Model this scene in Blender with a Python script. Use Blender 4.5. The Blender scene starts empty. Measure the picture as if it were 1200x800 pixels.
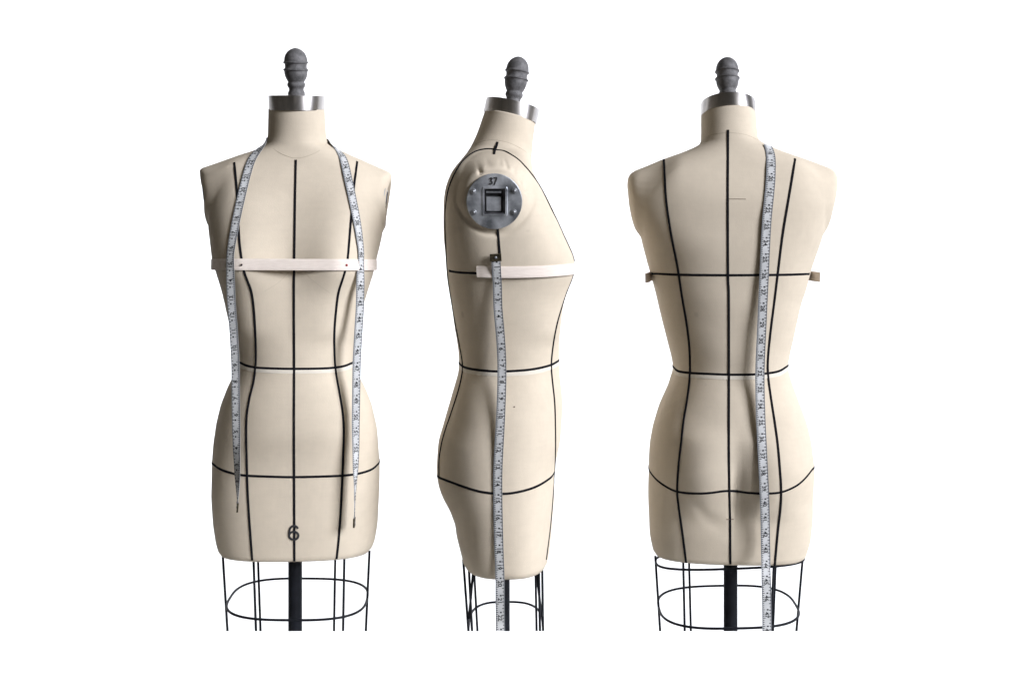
import bpy, math, random
import numpy as np
from mathutils import Vector
from mathutils.bvhtree import BVHTree

random.seed(4)
C = bpy.context.scene.collection
S = bpy.context.scene
PX = 0.0014            # one photograph pixel at the distance of the forms, in metres
D = 1250.0             # camera distance in the same pixels
EYE = 1.25             # camera height above the floor, metres
HOR = 310.0            # image row of the eye level

# ------------------------------------------------------------------ camera
cam = bpy.data.objects.new('camera', bpy.data.cameras.new('camera'))
C.objects.link(cam)
cam.location = (0, -D*PX, EYE)
cam.rotation_euler = (math.radians(90), 0, 0)
cam.data.sensor_width = 36
cam.data.lens = 36*D/1200
cam.data.shift_y = -(400-HOR)/1200
cam.data.clip_end = 200
cam.data.clip_start = 0.02
S.camera = cam

# ------------------------------------------------------------------ world: dim warm room light
w = bpy.data.worlds.new('World'); S.world = w
w.use_nodes = True
bg = w.node_tree.nodes['Background']
bg.inputs[0].default_value = (1.0, 0.90, 0.76, 1)
bg.inputs[1].default_value = 0.078

S.view_settings.view_transform = 'Standard'
S.view_settings.look = 'None'
S.view_settings.exposure = 0
S.view_settings.gamma = 1
S.view_settings.use_curve_mapping = False

# ------------------------------------------------------------------ lamps
def area(name, loc, target, sx, sy, power, col=(1, 1, 1), spread=180):
    l = bpy.data.lights.new(name, 'AREA'); l.shape = 'RECTANGLE'
    l.size = sx; l.size_y = sy; l.energy = power; l.color = col
    l.spread = math.radians(spread)
    o = bpy.data.objects.new(name, l); C.objects.link(o)
    o.location = loc
    o.rotation_euler = (Vector(target)-Vector(loc)).to_track_quat('-Z', 'Y').to_euler()
    return o
def polar(az, el, dist, tz=1.1):
    a, e = math.radians(az), math.radians(el)
    return (dist*math.sin(a)*math.cos(e), -dist*math.cos(a)*math.cos(e), tz+dist*math.sin(e))
area('window_light', polar(56.5, 21, 15.0), (0, 0, 1.1), 6.0, 5.4, 4150, (0.955, 0.985, 1.10))
area('front_window_light', polar(38, 22, 4.4), (0, 0, 1.1), 0.7, 0.9, 14, (1.0, 0.95, 0.86))
area('front_fill', (0.15, -4.2, 2.3), (-0.36, 0, 1.02), 0.5, 0.5, 0.06, (1.0, 0.96, 0.90), 11)  # added narrow fill, only to brighten the front form
area('backdrop_fill', (-3.1, 1.6, 1.7), (-1.4, 4.2, 1.3), 0.6, 2.6, 47)  # three added fill lights that push the backdrop to white
area('backdrop_fill', (3.1, 1.6, 1.7), (1.2, 4.2, 1.3), 0.6, 2.6, 30)
area('backdrop_fill', (0, 1.7, 3.3), (0, 3.6, 0.6), 4.0, 0.5, 50)
for i in range(11):  # added row of spots that whitens the ledge below the torsos
    l = bpy.data.lights.new('ledge_fill', 'SPOT'); l.energy = 80; l.spot_size = math.radians(17.4); l.spot_blend = 0.06
    l.shadow_soft_size = 0.01
    o = bpy.data.objects.new('ledge_fill', l); C.objects.link(o)
    x = (i-5)*0.17
    o.location = (x, -1.35, 2.45)
    o.rotation_euler = (Vector((x, -0.21, 0.15))-Vector(o.location)).to_track_quat('-Z', 'Y').to_euler()

# ------------------------------------------------------------------ materials
def mat(name, col, rough=0.8, metal=0.0):
    m = bpy.data.materials.new(name); m.use_nodes = True
    b = m.node_tree.nodes['Principled BSDF']
    b.inputs['Base Color'].default_value = (*col, 1)
    b.inputs['Roughness'].default_value = rough
    b.inputs['Metallic'].default_value = metal
    return m
def noise_mat(name, c1, c2, scale, rough=0.8, metal=0.0, detail=6, bump=0.0, bscale=None, lo=0.35, hi=0.65, stretch=None, spec=0.5):
    m = mat(name, c1, rough, metal); nt = m.node_tree; b = nt.nodes['Principled BSDF']
    b.inputs['Specular IOR Level'].default_value = spec
    tc = nt.nodes.new('ShaderNodeTexCoord')
    src = tc.outputs['Object']
    if stretch:
        mp = nt.nodes.new('ShaderNodeMapping'); mp.inputs['Scale'].default_value = stretch
        nt.links.new(src, mp.inputs['Vector']); src = mp.outputs[0]
    n = nt.nodes.new('ShaderNodeTexNoise'); n.inputs['Scale'].default_value = scale; n.inputs['Detail'].default_value = detail
    nt.links.new(src, n.inputs['Vector'])
    r = nt.nodes.new('ShaderNodeValToRGB')
    r.color_ramp.elements[0].position = lo; r.color_ramp.elements[0].color = (*c1, 1)
    r.color_ramp.elements[1].position = hi; r.color_ramp.elements[1].color = (*c2, 1)
    nt.links.new(n.outputs['Fac'], r.inputs[0]); nt.links.new(r.outputs[0], b.inputs['Base Color'])
    if bump:
        n2 = nt.nodes.new('ShaderNodeTexNoise'); n2.inputs['Scale'].default_value = bscale or scale*4; n2.inputs['Detail'].default_value = 4
        nt.links.new(src, n2.inputs['Vector'])
        bp = nt.nodes.new('ShaderNodeBump'); bp.inputs['Strength'].default_value = bump; bp.inputs['Distance'].default_value = 0.001
        nt.links.new(n2.outputs['Fac'], bp.inputs['Height']); nt.links.new(bp.outputs[0], b.inputs['Normal'])
    return m

def linen(name, col):
    m = mat(name, col, 0.92); nt = m.node_tree; b = nt.nodes['Principled BSDF']
    b.inputs['Specular IOR Level'].default_value = 0.2
    tc = nt.nodes.new('ShaderNodeTexCoord')
    def noise(scale, detail, stretch=None):
        src = tc.outputs['Object']
        if stretch:
            mp = nt.nodes.new('ShaderNodeMapping'); mp.inputs['Scale'].default_value = stretch
            nt.links.new(src, mp.inputs['Vector']); src = mp.outputs[0]
        n = nt.nodes.new('ShaderNodeTexNoise'); n.inputs['Scale'].default_value = scale; n.inputs['Detail'].default_value = detail
        nt.links.new(src, n.inputs['Vector']); return n.outputs['Fac']
    def ramp(src, lo, hi, a, c):
        r = nt.nodes.new('ShaderNodeMapRange'); r.inputs[1].default_value = lo; r.inputs[2].default_value = hi
        r.inputs[3].default_value = a; r.inputs[4].default_value = c
        nt.links.new(src, r.inputs[0]); return r.outputs[0]
    def mul(a, c):
        x = nt.nodes.new('ShaderNodeMath'); x.operation = 'MULTIPLY'; nt.links.new(a, x.inputs[0]); nt.links.new(c, x.inputs[1]); return x.outputs[0]
    f = mul(mul(ramp(noise(9, 5), 0.3, 0.7, 0.95, 1.04), ramp(noise(70, 4), 0.3, 0.7, 0.975, 1.02)),
            mul(ramp(noise(260, 2, (1, 1, 0.12)), 0.3, 0.7, 0.988, 1.01), ramp(noise(260, 2, (0.12, 0.12, 1)), 0.3, 0.7, 0.988, 1.01)))
    spots = ramp(noise(38, 1), 0.775, 0.83, 1.0, 0.86)
    f = mul(f, spots)
    mx = nt.nodes.new('ShaderNodeMix'); mx.data_type = 'RGBA'; mx.blend_type = 'MULTIPLY'; mx.inputs[0].default_value = 1
    mx.inputs[6].default_value = (*col, 1)
    nt.links.new(f, mx.inputs[7]); nt.links.new(mx.outputs[2], b.inputs['Base Color'])
    bp = nt.nodes.new('ShaderNodeBump'); bp.inputs['Strength'].default_value = 0.35; bp.inputs['Distance'].default_value = 0.0006
    nt.links.new(noise(700, 3), bp.inputs['Height']); nt.links.new(bp.outputs[0], b.inputs['Normal'])
    return m

M = {}
M['linen'] = linen('muslin_cover', (0.545, 0.473, 0.366))
M['seam'] = linen('muslin_seam', (0.47, 0.41, 0.315))
M['twill'] = linen('twill_strip', (0.62, 0.57, 0.475))
M['tape'] = noise_mat('black_twill_tape', (0.006, 0.006, 0.008), (0.012, 0.012, 0.014), 300, 0.85, spec=0.04)
M['ink'] = mat('black_ink', (0.012, 0.012, 0.014), 0.7)
M['pencil'] = mat('pencil_grey', (0.20, 0.16, 0.12), 0.9)
M['iron'] = noise_mat('black_painted_iron', (0.004, 0.0045, 0.006), (0.008, 0.009, 0.012), 60, 0.55, spec=0.12)
M['finial'] = noise_mat('rough_grey_cast', (0.070, 0.068, 0.066), (0.135, 0.130, 0.127), 130, 0.66, 0.1, bump=0.5, bscale=420)
M['steel'] = noise_mat('brushed_steel', (0.36, 0.345, 0.33), (0.50, 0.48, 0.46), 22, 0.45, 1.0, stretch=(5, 5, 0.1))
_b = M['steel'].node_tree.nodes['Principled BSDF']; _b.inputs['Anisotropic'].default_value = 0.8; _b.inputs['Anisotropic Rotation'].default_value = 0.25
M['zinc'] = noise_mat('galvanised_zinc', (0.17, 0.18, 0.19), (0.62, 0.64, 0.66), 38, 0.40, 0.75, detail=9, bump=0.2, bscale=160)
M['zinc_dark'] = noise_mat('worn_zinc', (0.16, 0.165, 0.17), (0.36, 0.37, 0.38), 120, 0.45, 0.8)
M['socket'] = noise_mat('socket_shade_metal', (0.03, 0.03, 0.032), (0.10, 0.10, 0.105), 90, 0.55, 0.6)  # recess shade painted into the metal of the plate's pocket
M['tape_white'] = noise_mat('white_vinyl_tape', (0.43, 0.435, 0.425), (0.53, 0.535, 0.525), 60, 0.5, spec=0.3)
M['tape_edge'] = mat('grey_tape_edge', (0.15, 0.16, 0.17), 0.6)
M['clip'] = noise_mat('dark_brass_clip', (0.035, 0.03, 0.022), (0.12, 0.10, 0.06), 200, 0.4, 0.8)
M['band'] = noise_mat('pale_elastic', (0.66, 0.58, 0.50), (0.72, 0.64, 0.56), 250, 0.85, spec=0.2, stretch=(0.3, 0.3, 3), bump=0.3, bscale=700)
M['pin_black'] = mat('black_pin_head', (0.02, 0.01, 0.01), 0.3)
M['pin_red'] = mat('red_pin_head', (0.30, 0.015, 0.02), 0.3)
M['white'] = noise_mat('white_paint', (0.88, 0.88, 0.88), (0.90, 0.90, 0.90), 3, 0.9, spec=0.1)
M['floor'] = noise_mat('bounce_cut_floor', (0.05, 0.048, 0.045), (0.075, 0.072, 0.068), 4, 0.6)  # dark tone chosen to cut light bouncing up from below
M['cast'] = mat('hem_underside', (0.03, 0.03, 0.03), 0.9)

# ------------------------------------------------------------------ mesh helpers
def link(name, verts, faces, m, parent=None, smooth=True, mats=None, midx=None):
    me = bpy.data.meshes.new(name)
    me.from_pydata([tuple(map(float, v)) for v in verts], [], faces)
    for mm in (mats or [m]): me.materials.append(mm)
    if midx is not None: me.polygons.foreach_set('material_index', midx)
    if smooth: me.polygons.foreach_set('use_smooth', [True]*len(me.polygons))
    me.validate(); me.update()
    o = bpy.data.objects.new(name, me); C.objects.link(o)
    if parent: o.parent = parent
    return o
def tag(o, label=None, cat=None, group=None, kind=None):
    if label: o['label'] = label
    if cat: o['category'] = cat
    if group: o['group'] = group
    if kind: o['kind'] = kind
    return o
def sharp(o, deg=35):
    me = o.data
    me.set_sharp_from_angle(angle=math.radians(deg))
def box(x0, x1, y0, y1, z0, z1):
    v = [(x, y, z) for z in (z0, z1) for y in (y0, y1) for x in (x0, x1)]
    f = [(0, 2, 3, 1), (4, 5, 7, 6), (0, 1, 5, 4), (2, 6, 7, 3), (0, 4, 6, 2), (1, 3, 7, 5)]
    return v, f
def lathe(prof, n=48, axis=(0, 0, 1), origin=(0, 0, 0)):
    """prof: (radius, height) list; returns verts/faces round the axis"""
    a = Vector(axis).normalized(); e1 = a.orthogonal().normalized(); e2 = a.cross(e1)
    o = Vector(origin); v = []; f = []
    for r, h in prof:
        for k in range(n):
            t = 2*math.pi*k/n
            v.append(o+a*h+(e1*math.cos(t)+e2*math.sin(t))*r)
    for i in range(len(prof)-1):
        for k in range(n):
            k2 = (k+1) % n
            f.append((i*n+k, i*n+k2, (i+1)*n+k2, (i+1)*n+k))
    return v, f
def tube(pts, r, n=10, closed=False):
    pts = [Vector(p) for p in pts]; N = len(pts); v = []; f = []
    up = None
    for i, p in enumerate(pts):
        if closed: t = (pts[(i+1) % N]-pts[i-1]).normalized()
        else: t = (pts[min(i+1, N-1)]-pts[max(i-1, 0)]).normalized()
        if up is None: up = t.orthogonal().normalized()
        up = (up-t*up.dot(t)).normalized(); b = t.cross(up)
        for k in range(n):
            a = 2*math.pi*k/n
            v.append(p+(up*math.cos(a)+b*math.sin(a))*r)
    for i in range(N if closed else N-1):
        j = (i+1) % N
        for k in range(n):
            k2 = (k+1) % n
            f.append((i*n+k, i*n+k2, j*n+k2, j*n+k))
    if not closed:
        f.append(tuple(range(n-1, -1, -1))); f.append(tuple((N-1)*n+k for k in range(n)))
    return v, f
def catmull(P, step=2.0):
    P = [np.array(p, float) for p in P]
    if len(P) < 3:
        n = max(2, int(np.linalg.norm(P[1]-P[0])/step)); return [P[0]+(P[1]-P[0])*i/n for i in range(n+1)]
    out = []
    Q = [2*P[0]-P[1]]+P+[2*P[-1]-P[-2]]
    for i in range(1, len(Q)-2):
        a, b, c, d = Q[i-1:i+3]
        n = max(1, int(np.linalg.norm(c-b)/step))
        for k in range(n):
            t = k/n
            out.append(0.5*(2*b+(c-a)*t+(2*a-5*b+4*c-d)*t*t+(3*b-a-3*c+d)*t**3))
    out.append(P[-1]); return out
def sm(a, b, x):
    t = np.clip((np.asarray(x, float)-a)/(b-a), 0, 1); return t*t*(3-2*t)

# ------------------------------------------------------------------ traced outlines (photograph pixels)
T13 = math.tan(math.radians(13))
F_L = [(316.2,133),(315.5,145),(314.6,156),(313.5,163),(311,169),(305,173.6),(295,177.5),(284,181),(273,185),(254,191),(238,196),(234.6,198.5),(234.6,206),(235.8,214),(240.3,238.5),(245.9,270),(252.6,302.6),(257.1,317),(261.6,333),(267.3,357.8),(272.5,380),(277,400),(280,415),(281,424),(280,432),(270,450),(261.6,470.5),(254.9,495),(251.5,517.7),(250,542.7),(250,578.7),(251.5,612.5),(254.9,632.7),(259.4,646)]
F_R = [(381.5,133),(381.8,145),(382.2,156),(383,163),(385,169),(392,173),(402,177.5),(411,182.3),(419.3,186),(436,193),(452,199.5),(457.5,202.5),(458,208),(457.5,216),(456,236),(449.5,270),(441.6,301.5),(438,319.5),(432.8,335),(426,358),(420,380),(416,400),(414,415),(413.5,424),(414.5,432),(423.6,445.7),(429,457),(436,475),(441.6,502),(444.5,542.7),(444.3,578.7),(442.7,612.5),(439.3,632.7),(433,646)]
S_L = [(568,130),(560.9,152.5),(550.8,175),(544,184),(537,193),(528,211),(523.7,222),(521,235),(520.4,247.5),(521,281),(523.7,315),(527,342),(531.6,373.7),(536,403),(538,423),(538.4,434.5),(532.7,452.5),(526,475),(518,502),(514.7,511),(512.5,533),(512.5,545),(513.6,558.5),(519.2,576.5),(527,592),(532.7,610),(537.2,628),(542.9,653),(544,660)]
S_R = [(627.7,145.8),(625,163.8),(622.3,184),(623,196),(626,207),(632,220.5),(636.2,229.5),(647.4,247.5),(661,274.5),(671,294.7),(675,304),(675.6,311),(674.9,319.5),(670,330.7),(665,341),(661.5,355.5),(658,378),(655.6,400),(655,422),(656,440),(657.6,457),(658.7,479.5),(657,510),(652,533.7),(649.2,556),(648.6,578.7),(646.3,612.5),(643,641.7),(640,660)]
B_L = [(822.6,134.5),(821.7,152.5),(820.6,166),(818,171),(811,174.6),(794,181.8),(778.5,187.4),(760,195),(745,200.7),(739,204.5),(735.6,210),(734.6,218),(736.9,238.5),(741.4,256.5),(749.3,276.8),(756,299),(761.6,317),(768.4,342),(772.9,360),(776.3,373.8),(784,405),(788,420),(789.8,432),(783,452.5),(772.9,475),(765,499.8),(761.6,520),(760,545),(759.6,570),(760,590),(761.6,626),(766,646),(768,651)]
B_R = [(887,134.5),(887.6,152.5),(888.4,163),(890.5,168),(897.8,172),(914,178.5),(931.5,185),(955,193),(968,197.8),(973,201),(975.6,206),(975.8,216),(974,231.8),(968.6,254),(963,272),(956,294.8),(948.4,319.5),(942.8,342),(939,352),(931.5,385),(925.9,414),(923.4,430),(928,448),(936,470.5),(942.8,490.8),(948.4,515.5),(951.3,540),(952,567.5),(951.3,601),(948.4,632.8),(943.5,648)]

LM = {'front': [50,129,168,310,424,543,644,700], 'side': [50,137,175,312,425,557,654,700], 'back': [50,134,170,320,429,549,650,700]}
XC = {'front': 346.8, 'side': 589.0, 'back': 855.2}
TURN = 0.35
BUST_X, SEAT_X = 61.0, 43.0

class Frame:
    """local axes of one form, in photograph pixels: u to the right, d towards the camera, z up"""
    def __init__(s, kind):
        s.kind = kind; s.xo = XC[kind]-600
        s.th = TURN*math.atan2(-s.xo, D)
        c, n = math.cos(s.th), math.sin(s.th); s.c, s.n = c, n
        s.cam = np.array([-s.xo*c - D*n, -s.xo*n + D*c, 0.0])
        # camera relative to the axis in world px is (-xo, -D); eu=(c,n), ed=(n,-c)
        s.cam = np.array([(-s.xo)*c+(-D)*n, (-s.xo)*n-(-D)*c, 0.0])
    def ray(s, x, y):
        wx, wy, wz = (x-600)/D, 1.0, (HOR-y)/D
        v = np.array([wx*s.c+wy*s.n, wx*s.n-wy*s.c, wz]); return v/np.linalg.norm(v)
    def on_plane(s, x, y, d=0.0):
        r = s.ray(x, y); t = (d-s.cam[1])/r[1]; return s.cam+r*t
    def project(s, p):
        u, d, z = p
        X = s.xo+u*s.c+d*s.n; Y = u*s.n-d*s.c
        return 600+D*X/(D+Y), HOR-D*z/(D+Y)
    def m(s, p):                    # px -> metres in the form's own frame (floor at 0)
        return (p[0]*PX, -p[1]*PX, EYE+p[2]*PX)

def tables(fr, L, R, shear=False):
    def one(P):
        q = []
        for x, y in P:
            if shear:
                y = y - T13*(x-597)*float(1-sm(140, 192, y))
            dd = 0.0
            if shear: dd = 61*float(sm(225, 280, y)*(1-sm(350, 400, y))) if x > 600 else 18*float(sm(470, 510, y)*(1-sm(590, 630, y)))
            q.append(fr.on_plane(x, y, dd))
        q.sort(key=lambda p: p[2])
        return np.array([p[2] for p in q]), np.array([p[0] for p in q])
    return one(L), one(R)
fs = Frame('side')
(SLz, SLu), (SRz, SRu) = tables(fs, S_L, S_R, True)
def zmap(z, a, b):
    return np.interp(HOR-np.asarray(z, float), LM[a], [HOR-v for v in LM[b]])

def sagittal(zs):
    """front/back extents at a height of the side form; base front (without bust), base back (without seat)"""
    f = np.interp(zs, SRz, SRu); b = np.interp(zs, SLz, SLu)
    y = HOR-zs
    f0 = np.interp(y, [205,225,247,275,300,320,345,375,400], [1,1,1,1,1,1,1,1,1])*f
    fb = np.interp(y, [200,220,247,275,308,330,355,385,400], [33,41,50,60,70,69,67,66,66])
    f0 = np.where((y > 200) & (y < 400), np.minimum(f, fb), f)
    b0 = b + 9.5*sm(485, 540, y)*(1-sm(578, 616, y))
    return f, b, f0, b0
def expo(y):
    return np.interp(y, [130,165,185,205,265,300,330,425,500,560,650], [2.0,2.05,2.4,3.1,3.0,2.5,2.4,2.25,2.4,2.5,2.6])

TILT = {'front': 9.0, 'side': 13.0, 'back': 16.5}
CAPZ = {'front': 180.6, 'side': 173.0, 'back': 175.7}
HEMZ = {'front': -334.0, 'side': -343.6, 'back': -339.7}
SC = 8.5                             # sagittal place of the neck centre
PAD = dict(s=-8.0, y=228.0, a=39.0, b=45.0)

def lateral(kind, z):
    if kind == 'front': fr, L, R = FR['front'], F_L, F_R
    else: fr, L, R = FR['back'], B_L, B_R
    (lz, lu), (rz, ru) = tables(fr, L, R)
    return np.interp(z, lz, lu), np.interp(z, rz, ru)
FR = {k: Frame(k) for k in XC}

def body_grid(kind, rows=330, cols=220):
    top, hem = CAPZ[kind], HEMZ[kind]
    z = np.linspace(top, hem, rows)
    zs = zmap(z, kind, 'side'); ys = HOR-zs
    f, b, f0, b0 = sagittal(zs)
    if kind == 'side':
        zf = zmap(z, 'side', 'front'); l, r = lateral('front', zf)
        h = (r-l)/2; l, r = -h, h
    else:
        l, r = lateral(kind, z)
    dzr = (top-hem)/(rows-1)
    def soft(a, sg):
        k = int(3*sg/dzr)+1; q = np.arange(-k, k+1)*dzr; g = np.exp(-(q/sg)**2/2); g /= g.sum()
        ext = np.concatenate([a[0]+(a[0]-a[k:0:-1]), a, a[-1]+(a[-1]-a[-2:-k-2:-1])])
        return np.convolve(ext, g, 'valid')
    f, b, f0, b0 = (soft(a, 6.0) for a in (f, b, f0, b0))
    below = sm(206, 226, ys)
    l = l*(1-below)+soft(l, 3.5)*below; r = r*(1-below)+soft(r, 3.5)*below
    cl = (l+r)/2; W = (r-l)/2
    pade = ((ys-PAD['y'])/PAD['b'])**2
    padrow = np.exp(-1.1*pade)
    Wb = W-3.6*padrow
    n = soft(expo(ys), 8.0)
    s0 = (f0+b0)/2; h0 = (f0-b0)/2
    t = np.linspace(0, 2*np.pi, cols, endpoint=False)
    ct, st = np.cos(t)[None, :], np.sin(t)[None, :]
    N = n[:, None]
    lat = Wb[:, None]*np.sign(ct)*np.abs(ct)**(2/N)
    sag = s0[:, None]+h0[:, None]*np.sign(st)*np.abs(st)**(2/N)
    # bust and seat mounds sized so that the side outline is met exactly
    gb = np.exp(-((np.abs(lat)-BUST_X)/28)**2/2)*sm(-0.25, 0.5, st)
    gs = np.exp(-((np.abs(lat)-SEAT_X)/28)**2/2)*sm(-0.25, 0.5, -st)
    def solve(g, sgn, goal):
        lo, hi = np.zeros(rows), np.full(rows, 70.0)
        for _ in range(24):
            mid = (lo+hi)/2; over = (sgn*sag+mid[:, None]*g).max(1) > sgn*goal
            hi = np.where(over, mid, hi); lo = np.where(over, lo, mid)
        return lo
    A = solve(gb, 1, f)*sm(200, 235, ys)*(1-sm(385, 410, ys))
    Bq = solve(gs, -1, b)*sm(470, 510, ys)*(1-sm(590, 618, ys))
    kk = np.ones(9)/9
    A = np.convolve(np.pad(A, 4, 'edge'), kk, 'valid'); Bq = np.convolve(np.pad(Bq, 4, 'edge'), kk, 'valid')
    sag = sag+A[:, None]*gb-Bq[:, None]*gs
    # seat cleft and the folds under it
    yb = ys[:, None]
    back = sm(-0.1, 0.4, -st)
    sag = sag+back*3.2*np.exp(-(lat/6.5)**2)*sm(530, 565, yb)*(1-sm(606, 640, yb))
    yc = 613-20*(np.abs(lat)/40)**2
    sag = sag+back*1.1*np.exp(-((yb-yc)/10.0)**2)*sm(1, 12, np.abs(lat))*(1-sm(34, 62, np.abs(lat)))
    # padded armhole
    e = np.sqrt(((sag-PAD['s'])/PAD['a'])**2+pade[:, None])
    side = np.sign(lat)*sm(0.55, 0.8, np.abs(lat)/Wb[:, None])
    lat = lat+side*3.6*(1-sm(0.80, 1.08, e))
    lat = lat-side*(2.0 if kind == 'side' else 0.2)*np.exp(-((e-1.08)/0.07)**2)
    if kind != 'back':
        yp = float(np.interp(0, [0, 1], [HOR-67.8, 0]))
        ep = np.sqrt(((sag+8.3)/26.0)**2+((ys[:, None]-yp)/26.0)**2)
        lat = lat-side*7.0*(1-sm(0.86, 1.02, ep))
    # pulled fabric creases round the top of the plate
    yy = ys[:, None]+0*sag
    for cs, cy, dx, dy, amp in [] if kind != 'side' else [(-24,207,-5,-13,2.2),(-15,203,-3,-12,1.7),(-2,199,1,-12,1.0),(5,202,-4,-12,2.0),(20,212,5,-13,2.2),(27,222,6,-10,1.8),(13,205,3,-9,1.2)]:
        L2 = math.hypot(dx, dy); ux, uy = dx/L2, dy/L2
        amp *= 1.5; a = (sag-cs)*ux+(yy-cy)*uy; p = -(sag-cs)*uy+(yy-cy)*ux
        lat = lat-side*amp*np.exp(-(p/1.8)**2)*np.clip(1-a/L2, 0, 1)*(a > -4)
    arch = 15*np.clip(((sag-PAD['s'])/38)**2, 0, 1.3)*sm(62, 108, np.abs(lat))*sm(158, 190, ys)[:, None]*(1-sm(206, 268, ys))[:, None]
    lat = lat+cl[:, None]
    # soft, hand-padded unevenness
    ph = {'front': 0.3, 'side': 1.7, 'back': 2.9}[kind]
    wob = 0.35*np.sin(yy*0.047+ph+2*t[None, :])+0.25*np.sin(yy*0.11+ph*3-3*t[None, :])
    sag = sag+wob*st; lat = lat+0.5*wob*ct
    zz = z[:, None]+0*lat-arch
    wsh = 1-sm(140, 192, ys)
    zz = zz-math.tan(math.radians(TILT[kind]))*(sag-SC)*wsh[:, None]
    # rolled hem
    k = sm(hem+5, hem, zz)
    sag = sag-(sag-s0[-1])*0.03*k; lat = lat-(lat-cl[-1])*0.02*k
    return lat, sag, zz, cl

def to_local(kind, lat, sag, z):
    if kind == 'front': return np.stack([lat, sag, z], -1)
    if kind == 'back': return np.stack([lat, -sag, z], -1)
    return np.stack([sag, lat, z], -1)

class Form: pass
def raycast(F, x, y):
    o = Vector(F.fr.cam); loc, nor, i, dist = F.bvh.ray_cast(o, Vector(F.fr.ray(x, y)))
    k = 0
    while loc is None and k < (60 if y < 635 else 0):        # just outside the outline: slide towards the axis
        x += 0.5*(1 if F.cx(y) > x else -1); k += 1
        loc, nor, i, dist = F.bvh.ray_cast(o, Vector(F.fr.ray(x, y)))
    if loc is None: return None
    nor = Vector(nor)
    if nor.dot(Vector(F.fr.ray(x, y))) > 0: nor = -nor
    return np.array(loc), np.array(nor)
def radial(F, phi, z):
    d = Vector((math.cos(phi), math.sin(phi), 0))
    loc, nor, i, dist = F.bvh.ray_cast(Vector((F.c0[0], F.c0[1], z))+d*400, -d)
    if loc is None: return None
    nor = Vector(nor)
    if nor.dot(d) < 0: nor = -nor
    return np.array(loc), np.array(nor)
def strip(F, P, N, width, h, sink=0.7, lift=0.0, closed=False, wid=None, m=None, name='style_tape', parent=None, mitre=True):
    """flat ribbon lying on points P with normals N (px) -> mesh object"""
    P = np.array(P); N = np.array(N); n = len(P)
    if closed: Tn = np.roll(P, -1, 0)-np.roll(P, 1, 0)
    else: Tn = np.gradient(P, axis=0)
    Tn /= np.linalg.norm(Tn, axis=1)[:, None]+1e-9
    N = N-(N*Tn).sum(1)[:, None]*Tn; N /= np.linalg.norm(N, axis=1)[:, None]+1e-9
    Bn = np.cross(Tn, N)
    wv = (np.full(n, width) if wid is None else np.array(wid))[:, None]
    prof = [(-0.5, -sink), (-0.5, h*0.6+lift), (-0.36, h+lift), (0.36, h+lift), (0.5, h*0.6+lift), (0.5, -sink)]
    K = len(prof)
    V = np.stack([P+Bn*wv*a+N*b for a, b in prof], 1).reshape(-1, 3)
    f = []
    for i in range(n if closed else n-1):
        j = (i+1) % n
        for k in range(K):
            k2 = (k+1) % K
            f.append((i*K+k, j*K+k, j*K+k2, i*K+k2))
    if not closed:
        f.append(tuple(range(K))); f.append(tuple((n-1)*K+k for k in range(K-1, -1, -1)))
    return link(name, [F.fr.m(v) for v in V], f, m or M['tape'], parent, smooth=False)
def smooth_path(P, N, it=2):
    P = np.array(P); N = np.array(N)
    for _ in range(it):
        P[1:-1] = 0.25*P[:-2]+0.5*P[1:-1]+0.25*P[2:]; N[1:-1] = 0.25*N[:-2]+0.5*N[1:-1]+0.25*N[2:]
    return P, N
def cast_line(F, pts, step=2.0):
    P, N = [], []
    for q in catmull(pts, step):
        r = raycast(F, q[0], q[1])
        if r is not None: P.append(r[0]); N.append(r[1])
    return smooth_path(P, N, 3)
def cast_ring(F, pts, n=240, dz=0.0):
    ang, zz = [], []
    for q in catmull(pts, 3.0):
        r = raycast(F, q[0], q[1])
        if r is None: continue
        p = r[0]; ang.append(math.atan2(p[1]-F.c0[1], p[0]-F.c0[0])); zz.append(p[2])
    ang = np.unwrap(np.array(ang)); o = np.argsort(ang); ang = ang[o]; zz = np.array(zz)[o]
    a0 = ang[0]
    P, N = [], []
    for k in range(n):
        phi = a0+2*math.pi*k/n
        z = np.interp(phi, np.append(ang, a0+2*math.pi), np.append(zz, zz[0]))
        r = radial(F, phi, z+dz)
        P.append(r[0]); N.append(r[1])
    P = np.array(P); N = np.array(N)
    for _ in range(3):
        P = 0.25*np.roll(P, 1, 0)+0.5*P+0.25*np.roll(P, -1, 0); N = 0.25*np.roll(N, 1, 0)+0.5*N+0.25*np.roll(N, -1, 0)
    return P, N

# ------------------------------------------------------------------ studio: backdrop sweep and the low ledge in front
def sweep():
    prof = [(1.1, 0.004), (1.6, 0.004), (2.6, 0.004)]
    for k in range(1, 13):
        a = math.pi/2*k/12; prof.append((2.6+1.6*math.sin(a), 1.604-1.6*math.cos(a)))
    prof += [(4.2, 3.0), (4.2, 5.0)]
    v = []; f = []
    for y, z in prof: v += [(-8, y, z), (8, y, z)]
    for i in range(len(prof)-1): f.append((2*i, 2*i+1, 2*i+3, 2*i+2))
    return v, f
v, f = sweep()
tag(link('backdrop', v, f, M['white']), kind='structure')
tag(link('floor', [(-9, -7, 0), (9, -7, 0), (9, 5, 0), (-9, 5, 0)], [(0, 1, 2, 3)], M['floor']), kind='structure')  # unseen floor, added dark to keep bounce light off the forms
LB = 128*PX                         # back face of the ledge, metres in front of the forms' axes
zt = EYE-(739-HOR)/D*(D*PX-LB)
bpts = []
v, f = box(-1.9, 1.9, -LB-0.035, -LB, 0.002, zt)
tag(link('ledge', v, f, M['white'], smooth=False), kind='structure')

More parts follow.
